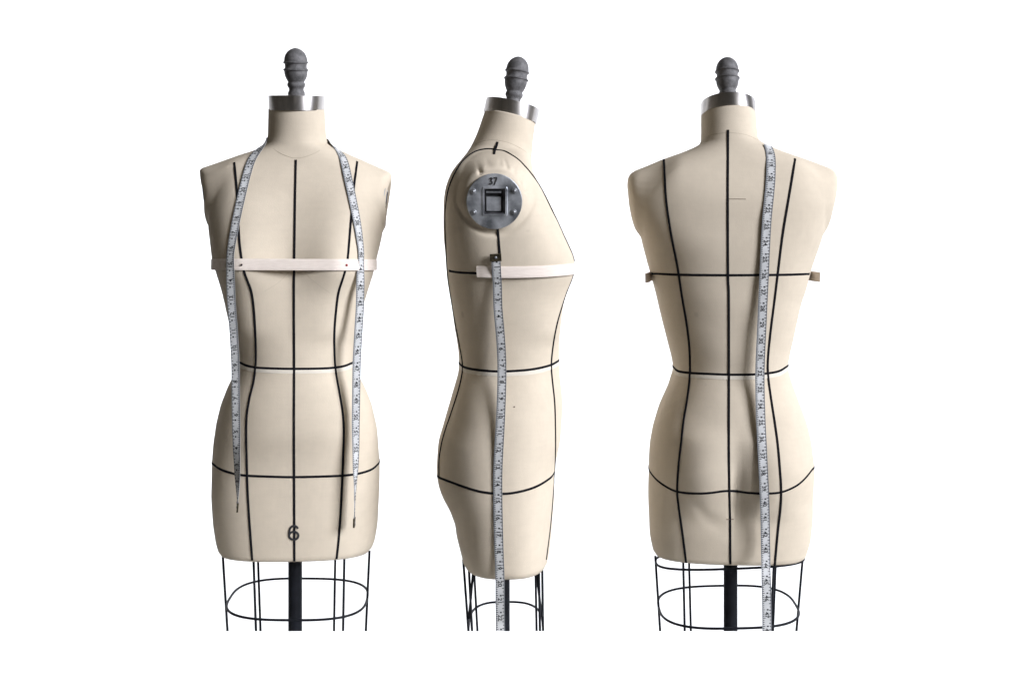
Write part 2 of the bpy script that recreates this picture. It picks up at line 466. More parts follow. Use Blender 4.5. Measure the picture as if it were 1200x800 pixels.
# ------------------------------------------------------------------ parts of a dress form
def build_torso(kind, root):
    F = Form(); F.kind = kind; F.fr = FR[kind]; F.root = root
    lat, sag, z, cl = body_grid(kind)
    G = to_local(kind, lat, sag, z)
    R, K = G.shape[:2]
    V = G.reshape(-1, 3)
    f = []
    for i in range(R-1):
        for k in range(K):
            k2 = (k+1) % K
            f.append((i*K+k, i*K+k2, (i+1)*K+k2, (i+1)*K+k))
    F.bvh = BVHTree.FromPolygons([tuple(v) for v in V], f)
    rows_y = np.array([F.fr.project(G[i].mean(0))[1] for i in range(R)]); rows_x = np.array([F.fr.project(G[i].mean(0))[0] for i in range(R)])
    F.cx = lambda y: float(np.interp(y, rows_y, rows_x))
    F.c0 = G[R//2].mean(0)
    # close hem (underside) and neck
    nb = len(V); c = G[-1].mean(0); V2 = list(V)
    inner = [c+(p-c)*0.93 for p in G[-1]]
    V2 += [np.array([p[0], p[1], c[2]+1.5]) for p in inner]
    mi = [0]*len(f)
    for k in range(K):
        k2 = (k+1) % K
        f.append(((R-1)*K+k, (R-1)*K+k2, nb+k2, nb+k)); mi.append(0)
    f.append(tuple(nb+k for k in range(K))); mi.append(1)
    f.append(tuple(range(K-1, -1, -1))); mi.append(0)
    o = link('torso', [F.fr.m(v) for v in V2], f, None, root, mats=[M['linen'], M['cast']], midx=mi)
    F.torso = o; F.G = G
    # is the winding outward?  (normals are recalculated so shading and bump are right)
    import bmesh
    bm = bmesh.new(); bm.from_mesh(o.data); bmesh.ops.recalc_face_normals(bm, faces=bm.faces); bm.to_mesh(o.data); bm.free()
    return F
def axis_local(kind, ds, dz):
    if kind == 'front': return np.array([0, ds, dz])
    if kind == 'back': return np.array([0, -ds, dz])
    return np.array([ds, 0, dz])
def build_head(F, fin_len=59.0, fin_tilt=10.0, drop=0.0):
    kind = F.kind
    cen = F.G[0].mean(0)
    a = math.radians(TILT[kind])
    ax = axis_local(kind, math.sin(a), math.cos(a))
    axm = Vector((ax[0], -ax[1], ax[2]))
    o = F.fr.m(cen-ax*1.0)
    r = 32.0*PX; h = 16.6*PX
    prof = [(r*0.9, 0), (r*0.995, 0.0), (r, 0.6*PX), (r, h-0.8*PX), (r-0.3*PX, h-0.2*PX), (r-1.0*PX, h), (r*0.5, h+0.4*PX), (0.0001, h+0.6*PX)]
    v, f = lathe(prof, 72, axm, o)
    c = link('neck_cap', v, f, M['steel'], F.root); sharp(c, 40)
    b = math.radians(fin_tilt)
    ax2 = axis_local(kind, math.sin(b), math.cos(b)); axm2 = Vector((ax2[0], -ax2[1], ax2[2]))
    base = cen+ax*(15.5-drop)
    k = fin_len/59.6
    raw = [(11.5,352),(9.8,350),(9.6,330),(8.6,316),(8.3,306),(8.9,296),(10.0,288),(10.4,278),(10.2,270),(9.5,262),(9.5,255),(10.6,245),(12.0,228),(13.0,208),(13.3,190),(13.6,184),(14.6,180),(14.6,176),(13.3,171),(12.5,162),(12.4,150),(12.8,138),(14.3,132),(14.4,127),(13.4,121),(13.2,108),(12.6,92),(11.5,76),(9.9,62),(7.8,50),(5.4,41),(2.8,35),(0.05,32)]
    pr = [(q*PX, (350-y)/5.333*PX*k) for q, y in raw]
    pr[0] = (9.8*PX, -3*PX)
    fin = []
    for i in range(len(pr)-1):
        for j in range(3):
            t = j/3; fin.append((pr[i][0]*(1-t)+pr[i+1][0]*t, pr[i][1]*(1-t)+pr[i+1][1]*t))
    fin.append(pr[-1])
    v, f = lathe(fin, 56, axm2, F.fr.m(base))
    link('finial', v, f, M['finial'], F.root)

def build_plate(F, side, seen=True, proud=1.6):
    """round zinc arm plate with a square keyhole; side = +1/-1 lateral direction"""
    kind = F.kind
    zc = float(zmap(67.8, 'side', kind)); s0 = -8.3
    # local axes: e_s sagittal forward, e_l lateral outward
    def loc(l, s, z): return to_local(kind, np.array(l), np.array(s), np.array(z))
    cz = float(F.G[:, :, 2].min()); 
    def surf(z):
        if kind == 'side': org = np.array([s0, side*300., z]); dr = np.array([0, -side, 0.])
        else:
            sg = 1 if kind == 'front' else -1
            org = np.array([side*300., sg*s0, z]); dr = np.array([-side, 0, 0.])
        l, n, i, d = F.bvh.ray_cast(Vector(org), Vector(dr)); return np.array(l)
    pa, pb = surf(zc+29.5), surf(zc-29.5)
    c = (pa+pb)/2
    up = pa-pb; up /= np.linalg.norm(up)
    fwd = loc(0., 1., 0.)-loc(0., 0., 0.)
    out = np.cross(up, fwd); 
    if out.dot(loc(float(side), 0., 0.)) < 0: out = -out
    out /= np.linalg.norm(out); fwd = np.cross(out, up); 
    if fwd.dot(loc(0., 1., 0.)) < 0: fwd = -fwd
    def P(x, y, h): return F.fr.m(c+fwd*x+up*y+out*(h+proud))
    R, n = 30.0, 64
    # pocket outline (in plate coordinates, x forward, y up)
    def sq(hx, hy, cx, cy, rad=1.5):
        pts = []
        for k in range(n):
            a = 2*math.pi*k/n; ca, sa = math.cos(a), math.sin(a)
            q = max(abs(ca)/hx, abs(sa)/hy); pts.append((cx+ca/q, cy+sa/q))
        return pts
    circ = lambda r: [(r*math.cos(2*math.pi*k/n), r*math.sin(2*math.pi*k/n)) for k in range(n)]
    rings = [(circ(R), -3.0), (circ(R), 0.3), (circ(R-0.7), 1.0), (circ(R-6), 1.25), (sq(14.0, 15.8, 0.6, 0.2), 1.3), (sq(13.0, 14.8, 0.6, 0.2), 2.3), (sq(11.4, 13.6, 0.4, 0.3), 2.4),
             (sq(9.6, 12.2, -0.6, 0.4), 0.5), (sq(9.2, 11.8, -0.6, 0.4), -5.0)]
    V = []; f = []
    for pts, h in rings:
        for x, y in pts: V.append(P(x, y, h))
    for i in range(len(rings)-1):
        for k in range(n):
            k2 = (k+1) % n; f.append((i*n+k, i*n+k2, (i+1)*n+k2, (i+1)*n+k))
    f.append(tuple((len(rings)-1)*n+k for k in range(n)))
    mi = [1 if i//n >= len(rings)-3 else 0 for i in range(len(f))]  # pocket walls and bottom take the painted-in shade
    o = link('arm_plate', V, f, None, F.root, mats=[M['zinc'], M['socket']], midx=mi)
    import bmesh
    bm = bmesh.new(); bm.from_mesh(o.data); bmesh.ops.recalc_face_normals(bm, faces=bm.faces); bm.to_mesh(o.data); bm.free()
    sharp(o, 30)
    if not seen: return
    # latch tongue filling the lower part of the pocket, bar over the slot
    def slab(x0, x1, y0, y1, h0, h1, ch=0.6):
        v = [P(x, y, h0) for x, y in ((x0, y0), (x1, y0), (x1, y1), (x0, y1))]+[P(x, y, h1) for x, y in ((x0+ch, y0+ch), (x1-ch, y0+ch), (x1-ch, y1-ch), (x0+ch, y1-ch))]
        return v, [(0, 1, 5, 4), (1, 2, 6, 5), (2, 3, 7, 6), (3, 0, 4, 7), (4, 5, 6, 7), (3, 2, 1, 0)]
    v, ff = slab(-9.0, 7.8, -10.9, 5.2, -4.8, -1.2)
    link('latch_plate', v, ff, M['zinc'], o, smooth=False)
    v, ff = slab(-9.1, 7.9, 8.6, 11.6, -2.6, 0.6)
    link('slot_bar', v, ff, M['zinc_dark'], o, smooth=False)
    for rx, ry in ((-22.5, 11.0), (-22.0, -11.6), (21.5, 11.6), (21.0, -11.2)):
        pr = [(3.1*PX, 0.2*PX), (3.0*PX, 1.9*PX), (2.4*PX, 2.2*PX), (1.7*PX, 1.7*PX), (1.5*PX, 2.5*PX), (0.8*PX, 2.9*PX), (0.001*PX, 3.0*PX)]
        om = Vector((out[0], -out[1], out[2]))
        v, ff = lathe(pr, 20, om, P(rx, ry, 0.6))
        link('rivet', v, ff, M['zinc_dark'], o)
    # inked number 37 above the keyhole
    def stroke(pts):
        pts = [(-1.1+(x+1.1)*0.86, 21.8+(y-21.8)*0.86) for x, y in pts]
        pts = [Vector(P(x, y, 1.75)) for x, y in (tuple(q) for q in catmull(pts, 0.7))]
        return tube(pts, 0.68*PX, 6)
    VV, FF = [], []
    for s in ([(-5.6, 24.6), (-3.6, 26.0), (-2.4, 24.6), (-4.0, 22.6), (-2.6, 21.6), (-2.2, 19.6), (-3.8, 18.2), (-5.6, 19.0)],
              [(-0.6, 25.8), (1.2, 26.2), (3.4, 26.4), (3.0, 24.0), (1.6, 20.6), (0.2, 17.2)]):
        v, ff = stroke(s); k = len(VV); VV += v; FF += [tuple(i+k for i in q) for q in ff]
    link('number', VV, FF, M['ink'], o)

def style_lines(F, verticals, rings, arcs=()):
    for pts in verticals:
        P, N = cast_line(F, pts)
        strip(F, P, N, 2.6, 0.75, parent=F.torso)
    for pts in rings:
        P, N = cast_ring(F, pts)
        strip(F, P, N, 2.6, 0.55, closed=True, parent=F.torso)
    for pts in arcs:
        P, N = cast_line(F, pts)
        strip(F, P, N, 2.6, 0.55, parent=F.torso)
def seam(F, pts, width=1.1, h=0.25, m='seam', ring=False, name='seam', dz=0.0):
    P, N = cast_ring(F, pts, dz=dz) if ring else cast_line(F, pts)
    return strip(F, P, N, width, h, closed=ring, m=M[m], name=name, parent=F.torso)
def stadium(F, hw, hd, z, off=0.0, n=96, tilt=0.0, twist=0.0):
    """loop with straight front/back and round ends, in the form's (u,d) axes"""
    pts = []
    for k in range(n):
        a = 2*math.pi*k/n
        x = hw*math.copysign(abs(math.cos(a))**(2/2.9), math.cos(a)); y = hd*math.copysign(abs(math.sin(a))**(2/2.9), math.sin(a))
        pts.append((x+off, y, z+tilt*x))
    return pts
def wire(F, pts, name='cage_wire', r=1.4, closed=False):
    v, f = tube([F.fr.m(p) for p in pts], r*PX, 10, closed)
    return link(name, v, f, M['iron'], F.root)
def build_stand(F, x, r=8.0):
    p = F.fr.on_plane(x, 700)
    zb = (-EYE)/PX
    ht = HEMZ[F.kind]+8
    c = F.fr.m((p[0], 0, 0))
    pr = [(r*PX*0.95, 0.02), (r*PX, 0.03), (r*PX, EYE+ht*PX)]
    v, f = lathe(pr, 32, (0, 0, 1), (c[0], c[1], 0)); link('pole', v, f, M['iron'], F.root)
    pr = [(0.16, 0.003), (0.165, 0.012), (0.15, 0.022), (0.05, 0.035), (0.02, 0.06), (0.012, 0.061)]
    v, f = lathe(pr, 40, (0, 0, 1), (c[0], c[1], 0)); link('stand_base', v, f, M['iron'], F.root)
def plane_wire(F, x0, y0, x1, d, ybot=760, name='cage_wire', d1=None):
    """upright cage wire through two points of the picture on a vertical plane at depth d"""
    a = F.fr.on_plane(x0, y0, d); b = F.fr.on_plane(x1, 739, d if d1 is None else d1)
    k = (a-b); t = (-470-a[2])/(b[2]-a[2]); e = a+(b-a)*t
    return wire(F, [a, (a+e)/2, e], name)

# ------------------------------------------------------------------ things lying on the forms
def text_mesh(s, size, bold=0.0):
    cu = bpy.data.curves.new('glyph', 'FONT'); cu.body = s; cu.size = size; cu.align_x = 'CENTER'; cu.align_y = 'CENTER'
    cu.resolution_u = 3; cu.offset = bold*size
    o = bpy.data.objects.new('glyph', cu); C.objects.link(o)
    dg = bpy.context.evaluated_depsgraph_get(); me = o.evaluated_get(dg).to_mesh()
    v = [tuple(x.co) for x in me.vertices]; f = [tuple(p.vertices) for p in me.polygons]
    o.evaluated_get(dg).to_mesh_clear(); bpy.data.objects.remove(o); bpy.data.curves.remove(cu)
    return v, f
GL = {}
def glyph(s):
    if s not in GL: GL[s] = text_mesh(s, 6.8, 0.024)
    return GL[s]
class Ribbon:
    def __init__(s, P, N, width):
        P = np.array(P); N = np.array(N)
        s.P = P; T = np.gradient(P, axis=0); T /= np.linalg.norm(T, axis=1)[:, None]
        N = N-(N*T).sum(1)[:, None]*T; N /= np.linalg.norm(N, axis=1)[:, None]
        s.N, s.T, s.B = N, T, np.cross(T, N); s.w = width
        s.L = np.concatenate([[0], np.cumsum(np.linalg.norm(np.diff(P, axis=0), axis=1))])
    def at(s, a, b, h):             # a along, b across, h above the face
        i = [np.interp(a, s.L, s.P[:, k]) for k in range(3)]
        n = [np.interp(a, s.L, s.N[:, k]) for k in range(3)]; t = [np.interp(a, s.L, s.B[:, k]) for k in range(3)]
        return np.array(i)+np.array(t)*b+np.array(n)*h
INCH = 0.0254/PX
def tape_measure(F, P, N, width, label, tips, first_inch=0, rev=False, flip=1):
    R = Ribbon(P, N, width); fr = F.fr
    root = bpy.data.objects.new('tape_measure', None); C.objects.link(root)
    root.matrix_world = F.root.matrix_world.copy()
    root.location = F.root.location; root.rotation_euler = F.root.rotation_euler
    tag(root, label, 'tape measure', 'measuring tapes on the dress forms')
    n = len(R.P); V = []; f = []
    prof = [(-0.5, -0.12), (-0.5, 0.12), (-0.25, 0.18), (0.25, 0.18), (0.5, 0.12), (0.5, -0.12)]; K = len(prof)
    for i in range(n):
        for a, b in prof: V.append(fr.m(R.P[i]+R.B[i]*a*width+R.N[i]*b))
    for i in range(n-1):
        for k in range(K):
            k2 = (k+1) % K; f.append((i*K+k, (i+1)*K+k, (i+1)*K+k2, i*K+k2))
    f.append(tuple(range(K))); f.append(tuple((n-1)*K+k for k in range(K-1, -1, -1)))
    link('tape_strip', V, f, M['tape_white'], root, smooth=False)
    total = R.L[-1]
    # printed edge lines (thin), ticks, numerals
    V, f = [], []
    def quad(a0, a1, b0, b1, h):
        k = len(V)
        for a, b in ((a0, b0), (a1, b0), (a1, b1), (a0, b1)): V.append(fr.m(R.at(a, b, h)))
        f.append((k, k+1, k+2, k+3))
    for s in (-1, 1):
        a = 0
        while a < total-0.1:
            a2 = min(total, a+4); quad(a, a2, s*width*0.498, s*width*0.40, 0.30); a = a2
    link('edge_line', V, f, M['tape_edge'], root, smooth=False)
    V, f = [], []
    e = INCH/8; k = 1
    while k*e < total-6:
        a = k*e
        ln = 0.30 if k % 8 == 0 else (0.24 if k % 4 == 0 else 0.17)
        hw = 0.42
        quad(a-hw, a+hw, -width*0.44, -width*(0.44-ln), 0.34)
        k += 1
    e = 0.005/PX; k = 1
    while k*e < total-6:
        a = k*e; ln = 0.22 if k % 2 == 0 else 0.14
        quad(a-0.4, a+0.4, width*0.44, width*(0.44-ln), 0.34); k += 1
    link('tick_mark', V, f, M['ink'], root, smooth=False)
    V, f = [], []
    k = 1
    while k*INCH < total-8:
        a = k*INCH; num = str(k+first_inch if not rev else max(1, 60-k))
        gv, gf = glyph(num); b = len(V)
        for x, y, _ in gv:
            V.append(fr.m(R.at(a-3.4+x*0.95*flip, (y*0.92)*flip-0.2, 0.38)))
        f += [tuple(i+b for i in q) for q in gf]; k += 1
    # small centimetre numerals appear as dots between the inch figures
    k = 1
    while k*INCH*0.5 < total-8:
        if k % 2:
            a = k*INCH*0.5
            quad(a-0.8, a+0.8, width*-0.02, width*0.18, 0.36)
        k += 1
    link('inch_numeral', V, f, M['ink'], root, smooth=False)
    for a0, a1, hw in tips:
        a0, a1 = (total+a0 if a0 < 0 else a0), (total+a1 if a1 <= 0 and a0 < 0 else a1)
        v = []
        for a in (a0, a1):
            for b, h in ((-hw, -0.9), (hw, -0.9), (hw, 1.0), (-hw, 1.0)): v.append(fr.m(R.at(a, b, h)))
        o = link('metal_tip', v, [(0, 1, 2, 3), (7, 6, 5, 4), (0, 4, 5, 1), (1, 5, 6, 2), (2, 6, 7, 3), (3, 7, 4, 0)], M['clip'], root, smooth=False)
        rv = []; cc = R.at((a0+a1)/2, 0, 1.0); nn = R.N[0 if a0 < total/2 else -1]
        v, ff = lathe([(1.6*PX, -0.2*PX), (1.4*PX, 0.3*PX), (0.001*PX, 0.5*PX)], 12, Vector((nn[0], -nn[1], nn[2])), fr.m(cc))
        link('rivet', v, ff, M['zinc_dark'], o)
    return root

def chest_band(F, z_of, phi0, phi1, label, ends, width=13.0):
    """elastic strip stretched round the front: convex outline of the chest between two directions (angles in sagittal/lateral axes)"""
    kind = F.kind
    pts = []
    for k in range(361):
        a = phi0+(phi1-phi0)*k/360
        # a measured from the lateral-right axis towards the front
        l, s = math.cos(a), math.sin(a)
        d = to_local(kind, np.array(l), np.array(s), np.array(0.0))
        phi = math.atan2(d[1], d[0]); z = z_of(l)
        best = None
        for dz in (-4, 0, 4):
            r = radial(F, phi, z+dz)
            rr = np.linalg.norm(r[0][:2]-F.c0[:2])
            if best is None or rr > best[0]: best = (rr, r[0])
        q = best[1].copy(); q[2] = z; pts.append(q)
    P = np.array(pts)
    # convex hull along the front (monotone chain on angle order)
    xy = P[:, :2]
    orient = np.sign(np.cross(xy[90]-F.c0[:2], xy[270]-F.c0[:2])) or 1
    st = []
    for i in range(len(P)):
        while len(st) >= 2:
            a, b, c = xy[st[-2]], xy[st[-1]], xy[i]
            if orient*((b[0]-a[0])*(c[1]-b[1])-(b[1]-a[1])*(c[0]-b[0])) <= 1e-6: st.pop()
            else: break
        st.append(i)
    H = [P[i] for i in st]
    # free ends carry on straight past the last pin
    e0 = H[0]-H[1]; e0 = np.array([e0[0], e0[1], 0]); 
    q = np.array(catmull(H, 2.0)) if False else None
    path = []
    for i in range(len(H)-1):
        n = max(1, int(np.linalg.norm(H[i+1]-H[i])/2.0))
        for k in range(n): path.append(H[i]+(H[i+1]-H[i])*k/n)
    path.append(H[-1]); path = np.array(path)
    for _ in range(4): path[1:-1] = 0.25*path[:-2]+0.5*path[1:-1]+0.25*path[2:]
    def ext(p, q, ln, outward):
        t = p-q; t[2] = 0; t /= np.linalg.norm(t); o = p-F.c0; o[2] = 0; o /= np.linalg.norm(o)
        return [p+t*s+o*outward*(s/ln)**1.5+np.array([0, 0, -0.06*s]) for s in np.linspace(2, ln, max(2, int(ln/2)))]
    head = ext(path[0].copy(), path[3].copy(), *ends[0])[::-1]; tail = ext(path[-1].copy(), path[-4].copy(), *ends[1])
    path = np.array(head+list(path)+tail)
    T = np.gradient(path, axis=0); T /= np.linalg.norm(T, axis=1)[:, None]
    N = np.cross(T, np.array([0, 0, 1.0])); 
    if (N[len(N)//2]*(path[len(N)//2]-F.c0)).sum() < 0: N = -N
    o = strip(F, path+N*0.7, N, width, 0.9, sink=0.4, m=M['band'], name='elastic_band')
    o.location = F.root.location; o.rotation_euler = F.root.rotation_euler
    tag(o, label, 'elastic band', 'elastic bands round the busts')
    return path+N*1.6, N

def form_root(kind, label):
    r = bpy.data.objects.new('dress_form', None); C.objects.link(r)
    fr = FR[kind]
    r.location = (fr.xo*PX, 0, 0); r.rotation_euler = (0, 0, fr.th)
    return tag(r, label, 'dress form', 'linen dress forms in a row')

# ================================================================== FRONT form
rf = form_root('front', 'leftmost dress form seen from the front, size 6 printed low on its beige cover')
F = build_torso('front', rf)
build_head(F, 54.5, 10)
build_plate(F, 1, seen=False, proud=-4.5); build_plate(F, -1, seen=False, proud=-4.5)
style_lines(F,
    [[(346.7,187.4),(346,220),(345.4,260),(344.9,303),(344.4,340),(344.6,400),(344.7,432),(344.5,500),(344.8,580),(345,659)],
     [(274.6,190.5),(276,205),(278,229.5),(280.3,279),(283,302.6),(285.7,317),(289.7,328.5),(294.4,341),(297.2,360),(299.2,389.5),(299.9,414),(299.4,430),(297,448),(292.5,466),(289.3,486),(288.6,508),(289.3,545),(290.4,578.7),(292.5,612.5),(295.8,658)],
     [(418.5,189.5),(416.8,203),(414.6,220.5),(410.8,263),(407.4,302.6),(404.5,317),(401,328.5),(396.8,342),(394.4,358),(392,385),(391.8,408),(392.8,430),(395.5,448),(398.9,466),(401.8,486),(402.8,510),(401.3,556),(399.5,594.5),(396.6,635),(393.9,658)]],
    [[(281.2,424.4),(287.5,427.7),(300,430.5),(321,431.6),(344.7,432),(377.5,431.6),(392.8,430.5),(404.5,428.4),(413.5,424.4)],
     [(250.4,543.9),(258,549.5),(274,554.7),(289.8,557),(321,558.3),(345,558.7),(377.5,558),(401,557),(420,554.7),(436,549.5),(444.3,541.6)]])
seam(F, [(281.2,427.6),(287.5,431),(300,433.9),(321,435),(344.7,435.4),(377.5,435),(392.8,433.9),(404.5,431.8),(413.5,427.6)], 4.4, 0.4, 'twill', True, 'waist_strip')
seam(F, [(314.5,168),(322,175.5),(333,181.5),(347,185.4),(361,182.8),(373,177.5),(382,170)], 0.9, 0.3)
seam(F, [(310,341),(320,335.5),(330,328),(338,319)], 0.6, 0.15, 'seam', name='pencil_line')
seam(F, [(358,320),(366,328),(376,335.5),(387,343)], 0.6, 0.15, 'seam', name='pencil_line')
def numeral(F, x, y):
    # the size figure, inked as one curved stem and a bowl
    bowl = [(x+5.4*math.sin(t), y+3.6-4.7*math.cos(t)) for t in np.linspace(0, 2*math.pi, 25)[:-1]]
    stem = [(x-5.4, y+3.6), (x-5.3, y-0.5), (x-4.4, y-4.4), (x-2.6, y-6.9), (x+0.3, y-7.8), (x+3.0, y-7.0), (x+4.8, y-4.7)]
    for pts, cl in ((bowl, True), (stem, False)):
        P, N = [], []
        for q in (pts if cl else catmull(pts, 0.8)):
            r = raycast(F, q[0], q[1]); P.append(r[0]); N.append(r[1])
        strip(F, P, N, 2.3, 0.5, lift=0.45 if cl else 0.5, closed=cl, m=M['ink'], name='size_numeral', parent=F.torso)
numeral(F, 344.4, 623.6)
# cage
build_stand(F, 345.9)
HD = 78.0
def loop_at(F, x0, x1, yc, hd, tilt=0.0, name='cage_ring'):
    a = F.fr.on_plane(x0, yc); b = F.fr.on_plane(x1, yc)
    return wire(F, stadium(F, (b[0]-a[0])/2, hd, a[2], (a[0]+b[0])/2, tilt=tilt), name, 1.4, True)
loop_at(F, 269.8, 430.2, 702.0, HD, tilt=-0.03)
hp = F.G[-1]
for x0, y0, x1, d in ((260.7,645,266.6,0),(433,645,428.7,0),(296.9,650,300,35),(403.6,650,402,35),(302,645,305.3,-44),(393,645,391.4,-44)):
    plane_wire(F, x0, y0, x1, d)
# elastic band and pins
zb = float(F.fr.on_plane(345, 310, 70)[2])
Pb, Nb = chest_band(F, lambda l: zb-0.3*l, math.radians(5), math.radians(175),
    'pale elastic band with two pins across the bust of the front-facing form', ((5, 0.0), (5, 0.0)), 12.6)
for x, mm, nm in ((283.5, 'pin_black', 'black'), (406.0, 'pin_red', 'red')):
    pr = np.array([F.fr.project(p) for p in Pb]); front = Pb[:, 1] > 0
    i = int(np.argmin(np.abs(pr[:, 0]-x)+1000*(~front)))
    c = Pb[i]+Nb[i]*0.4+np.array([0, 0, -0.4])
    nn = Vector((Nb[i][0], -Nb[i][1], Nb[i][2]))
    prf = [(1.35*PX*math.cos(a), 1.35*PX*math.sin(a)) for a in np.linspace(-1.2, 1.5707, 9)]
    v, f = lathe(prf, 16, nn, F.fr.m(c))
    o = link('dressmaking_pin', v, f, M[mm]); o.location = rf.location; o.rotation_euler = rf.rotation_euler
    tag(o, '%s pin head stuck through the pale band over one bust seam' % nm, 'pin', 'pins in the elastic band')
# measuring tape round the neck
def hang_points(F, pts, d_of, cling=0.0):
    P = []
    for q in catmull(pts, 3.0):
        d = d_of(q[1])
        if cling:
            r = raycast(F, q[0], q[1])
            if r is not None: d = d*(1-cling)+min(d, r[0][1]+1.8)*cling
        P.append(F.fr.on_plane(q[0], q[1], d))
    return P
def neck_tape(F, left, left_hang, right, right_hang):
    def arm(on, hang, tw):
        P, N = [], []
        for q in catmull(on, 3.0):
            r = raycast(F, q[0], q[1]); P.append(r[0]+r[1]*1.6); N.append(r[1])
        P, N = smooth_path(P, N, 6)
        d0 = P[-1][1]+1.5
        H = hang_points(F, hang, lambda y: d0)
        HN = []
        for p in H:
            y = F.fr.project(p)[1]; a = math.radians(np.interp(y, [t[0] for t in tw], [t[1] for t in tw]))
            base = N[-1]; base = np.array([base[0]*0.35, 1.0, 0]); base /= np.linalg.norm(base)
            k = min(1.0, len(HN)/10); b0 = np.array(N[-1]); b0[2] = 0; base = b0*(1-k)+base*k
            ca, sa = math.cos(a), math.sin(a)
            HN.append(np.array([base[0]*ca-base[1]*sa, base[0]*sa+base[1]*ca, 0]))
        P = list(P)+H[2:]; N = list(N)+HN[2:]
        return P, N
    PL, NL = arm(left, left_hang, [(320, 0), (500, 5), (560, 35), (592, 72)])
    PR, NR = arm(right, right_hang, [(320, 0), (490, -8), (545, -35), (568, -62), (590, -72), (620, -72)])
    # behind the neck
    back, BN = [], []
    pa, pb = PL[0], PR[0]
    n = 26
    aL = math.atan2(pa[1]-2, pa[0]); aR = math.atan2(pb[1]-2, pb[0])
    if aL > 0: aL -= 2*math.pi
    if aR > 0.6: aR -= 2*math.pi
    for k in range(1, n):
        t = k/n; a = aL+(aR-aL)*t
        z = pa[2]*(1-t)+pb[2]*t+3*math.sin(math.pi*t)
        d = Vector((math.cos(a), math.sin(a), 0))
        l, nn, i, dist = F.bvh.ray_cast(Vector((0, 2, z))+d*300, -d)
        nn = Vector(nn); nn = nn if nn.dot(d) > 0 else -nn
        back.append(np.array(l)+np.array(nn)*1.6); BN.append(np.array(nn))
    P = PL[::-1]+back+PR; N = NL[::-1]+BN+NR
    P, N = smooth_path(P, N, 4)
    return P, N
P, N = neck_tape(F,
    [(313.5,166),(309,172.7),(302,179),(295.4,186.8),(287.5,213.8),(281.2,240.8),(277,261),(272.4,288),(270.5,302)],
    [(270.5,302),(270,312.8),(270.4,333),(271.5,357.8),(273.6,385),(275.8,424.4),(276.3,461.5),(276.9,500),(277.4,529),(278.3,558.5),(278.6,587.8),(278,599)],
    [(384.5,167.5),(391,172.5),(397,178),(402.4,187),(408.5,213.8),(414,240.8),(418.5,265.5),(421.8,292.5),(422.3,303)],
    [(422.3,303),(422.5,315),(421.8,357.8),(420.2,385),(418,425.5),(417.3,463.8),(416.8,500),(416.9,529),(416.5,558.5),(415.6,590),(415,617)])
tape_measure(F, P, N, 9.4, 'white measuring tape draped round the neck with both ends hanging down', [(0.0, 10, 4.9), (-10, 0, 4.9)])

# ================================================================== SIDE form
rs = form_root('side', 'middle dress form turned sideways, with a round metal arm plate at the shoulder')
F = build_torso('side', rs)
build_head(F, 58.5, 7.5, 2.5)
build_plate(F, 1, seen=True, proud=1.4)
style_lines(F,
    [[(583,166.5),(582,171),(580,175),(579,181)],
     [(583,176),(591,177),(600,182),(609,188.5),(622.8,204),(634,220.5),(647.4,247.5),(661,274.5),(671,296),(675,306)],
     [(583,176),(572,174.5),(557.5,177.5),(544,187),(533.2,203),(526.5,219),(523.2,235),(521.6,258.7),(524.2,315),(528,345),(532.7,373.7),(538.4,403),(542.2,427.7),(540.6,443.5),(536,461.5),(528,486),(520,510),(515,535),(514.6,558.5)],
     [(674.5,319.5),(669,331),(663,345),(653,378),(648,405),(645.9,427.7),(647.4,448),(650,475),(650.8,517.7),(649.9,551.7),(648,580),(645,615),(640,655)],
     [(583.3,268),(584.4,282),(585.6,297)]],
    [[(538.4,425.5),(544,430),(557.5,433),(580,435),(602.5,434.5),(625,432.4),(645,427.7),(654.5,422.4)],
     [(514,559),(526,563.7),(546.2,571),(566.5,576.5),(591,578.3),(611.5,575.3),(629.5,569.3),(645,559.6),(649,554)]],
    [[(526.5,317.2),(532,318.5),(541.7,319.5),(555,320),(562,320.2)]])
seam(F, [(538.4,428.7),(544,433.4),(557.5,436.6),(580,438.6),(602.5,438.1),(625,436),(645,431),(654.5,425.6)], 4.4, 0.4, 'twill', True, 'waist_strip')
seam(F, [(551,172),(565,165.5),(580,164),(597,167.5),(612,175),(622,183)], 0.8, 0.3)
def ink_dot(F, x, y, r=1.1):
    p, n = raycast(F, x, y)
    v, f = lathe([(r*PX, 0.1*PX), (r*0.9*PX, 0.45*PX), (0.001*PX, 0.5*PX)], 12, Vector((n[0], -n[1], n[2])), F.fr.m(p))
    link('ink_dot', v, f, M['pencil'], F.torso)
ink_dot(F, 602.8, 476.5, 0.9)
build_stand(F, 590.0, 7.4)
# cage: the loop is 87 px deep front to back and 162 px wide
def loop_side(F, x0, x1, zl, hl):
    a = F.fr.on_plane(x0, 720); b = F.fr.on_plane(x1, 720)
    return wire(F, stadium(F, (b[0]-a[0])/2, hl, zl, (a[0]+b[0])/2), 'cage_ring', 1.4, True)
loop_side(F, 549.5, 636.0, -420.0, 80)
for x0, y0, x1, d, d1 in ((542.8,655,549,30,40),(549.3,663,553.2,52,60),(555.3,663,559.5,-40,-46),(635.4,662,636.4,20,24),(631.4,664,632.8,48,56),(627.4,660,628.8,-44,-46)):
    plane_wire(F, x0, y0, x1, d, d1=d1)
a = F.fr.on_plane(555.0, 664, 50); b = F.fr.on_plane(549.6, 724, 40); wire(F, [a, b])
a = F.fr.on_plane(628.0, 664, 50); b = F.fr.on_plane(634.8, 722, 40); wire(F, [a, b])
zb = float(F.fr.on_plane(589, 316, 60)[2])
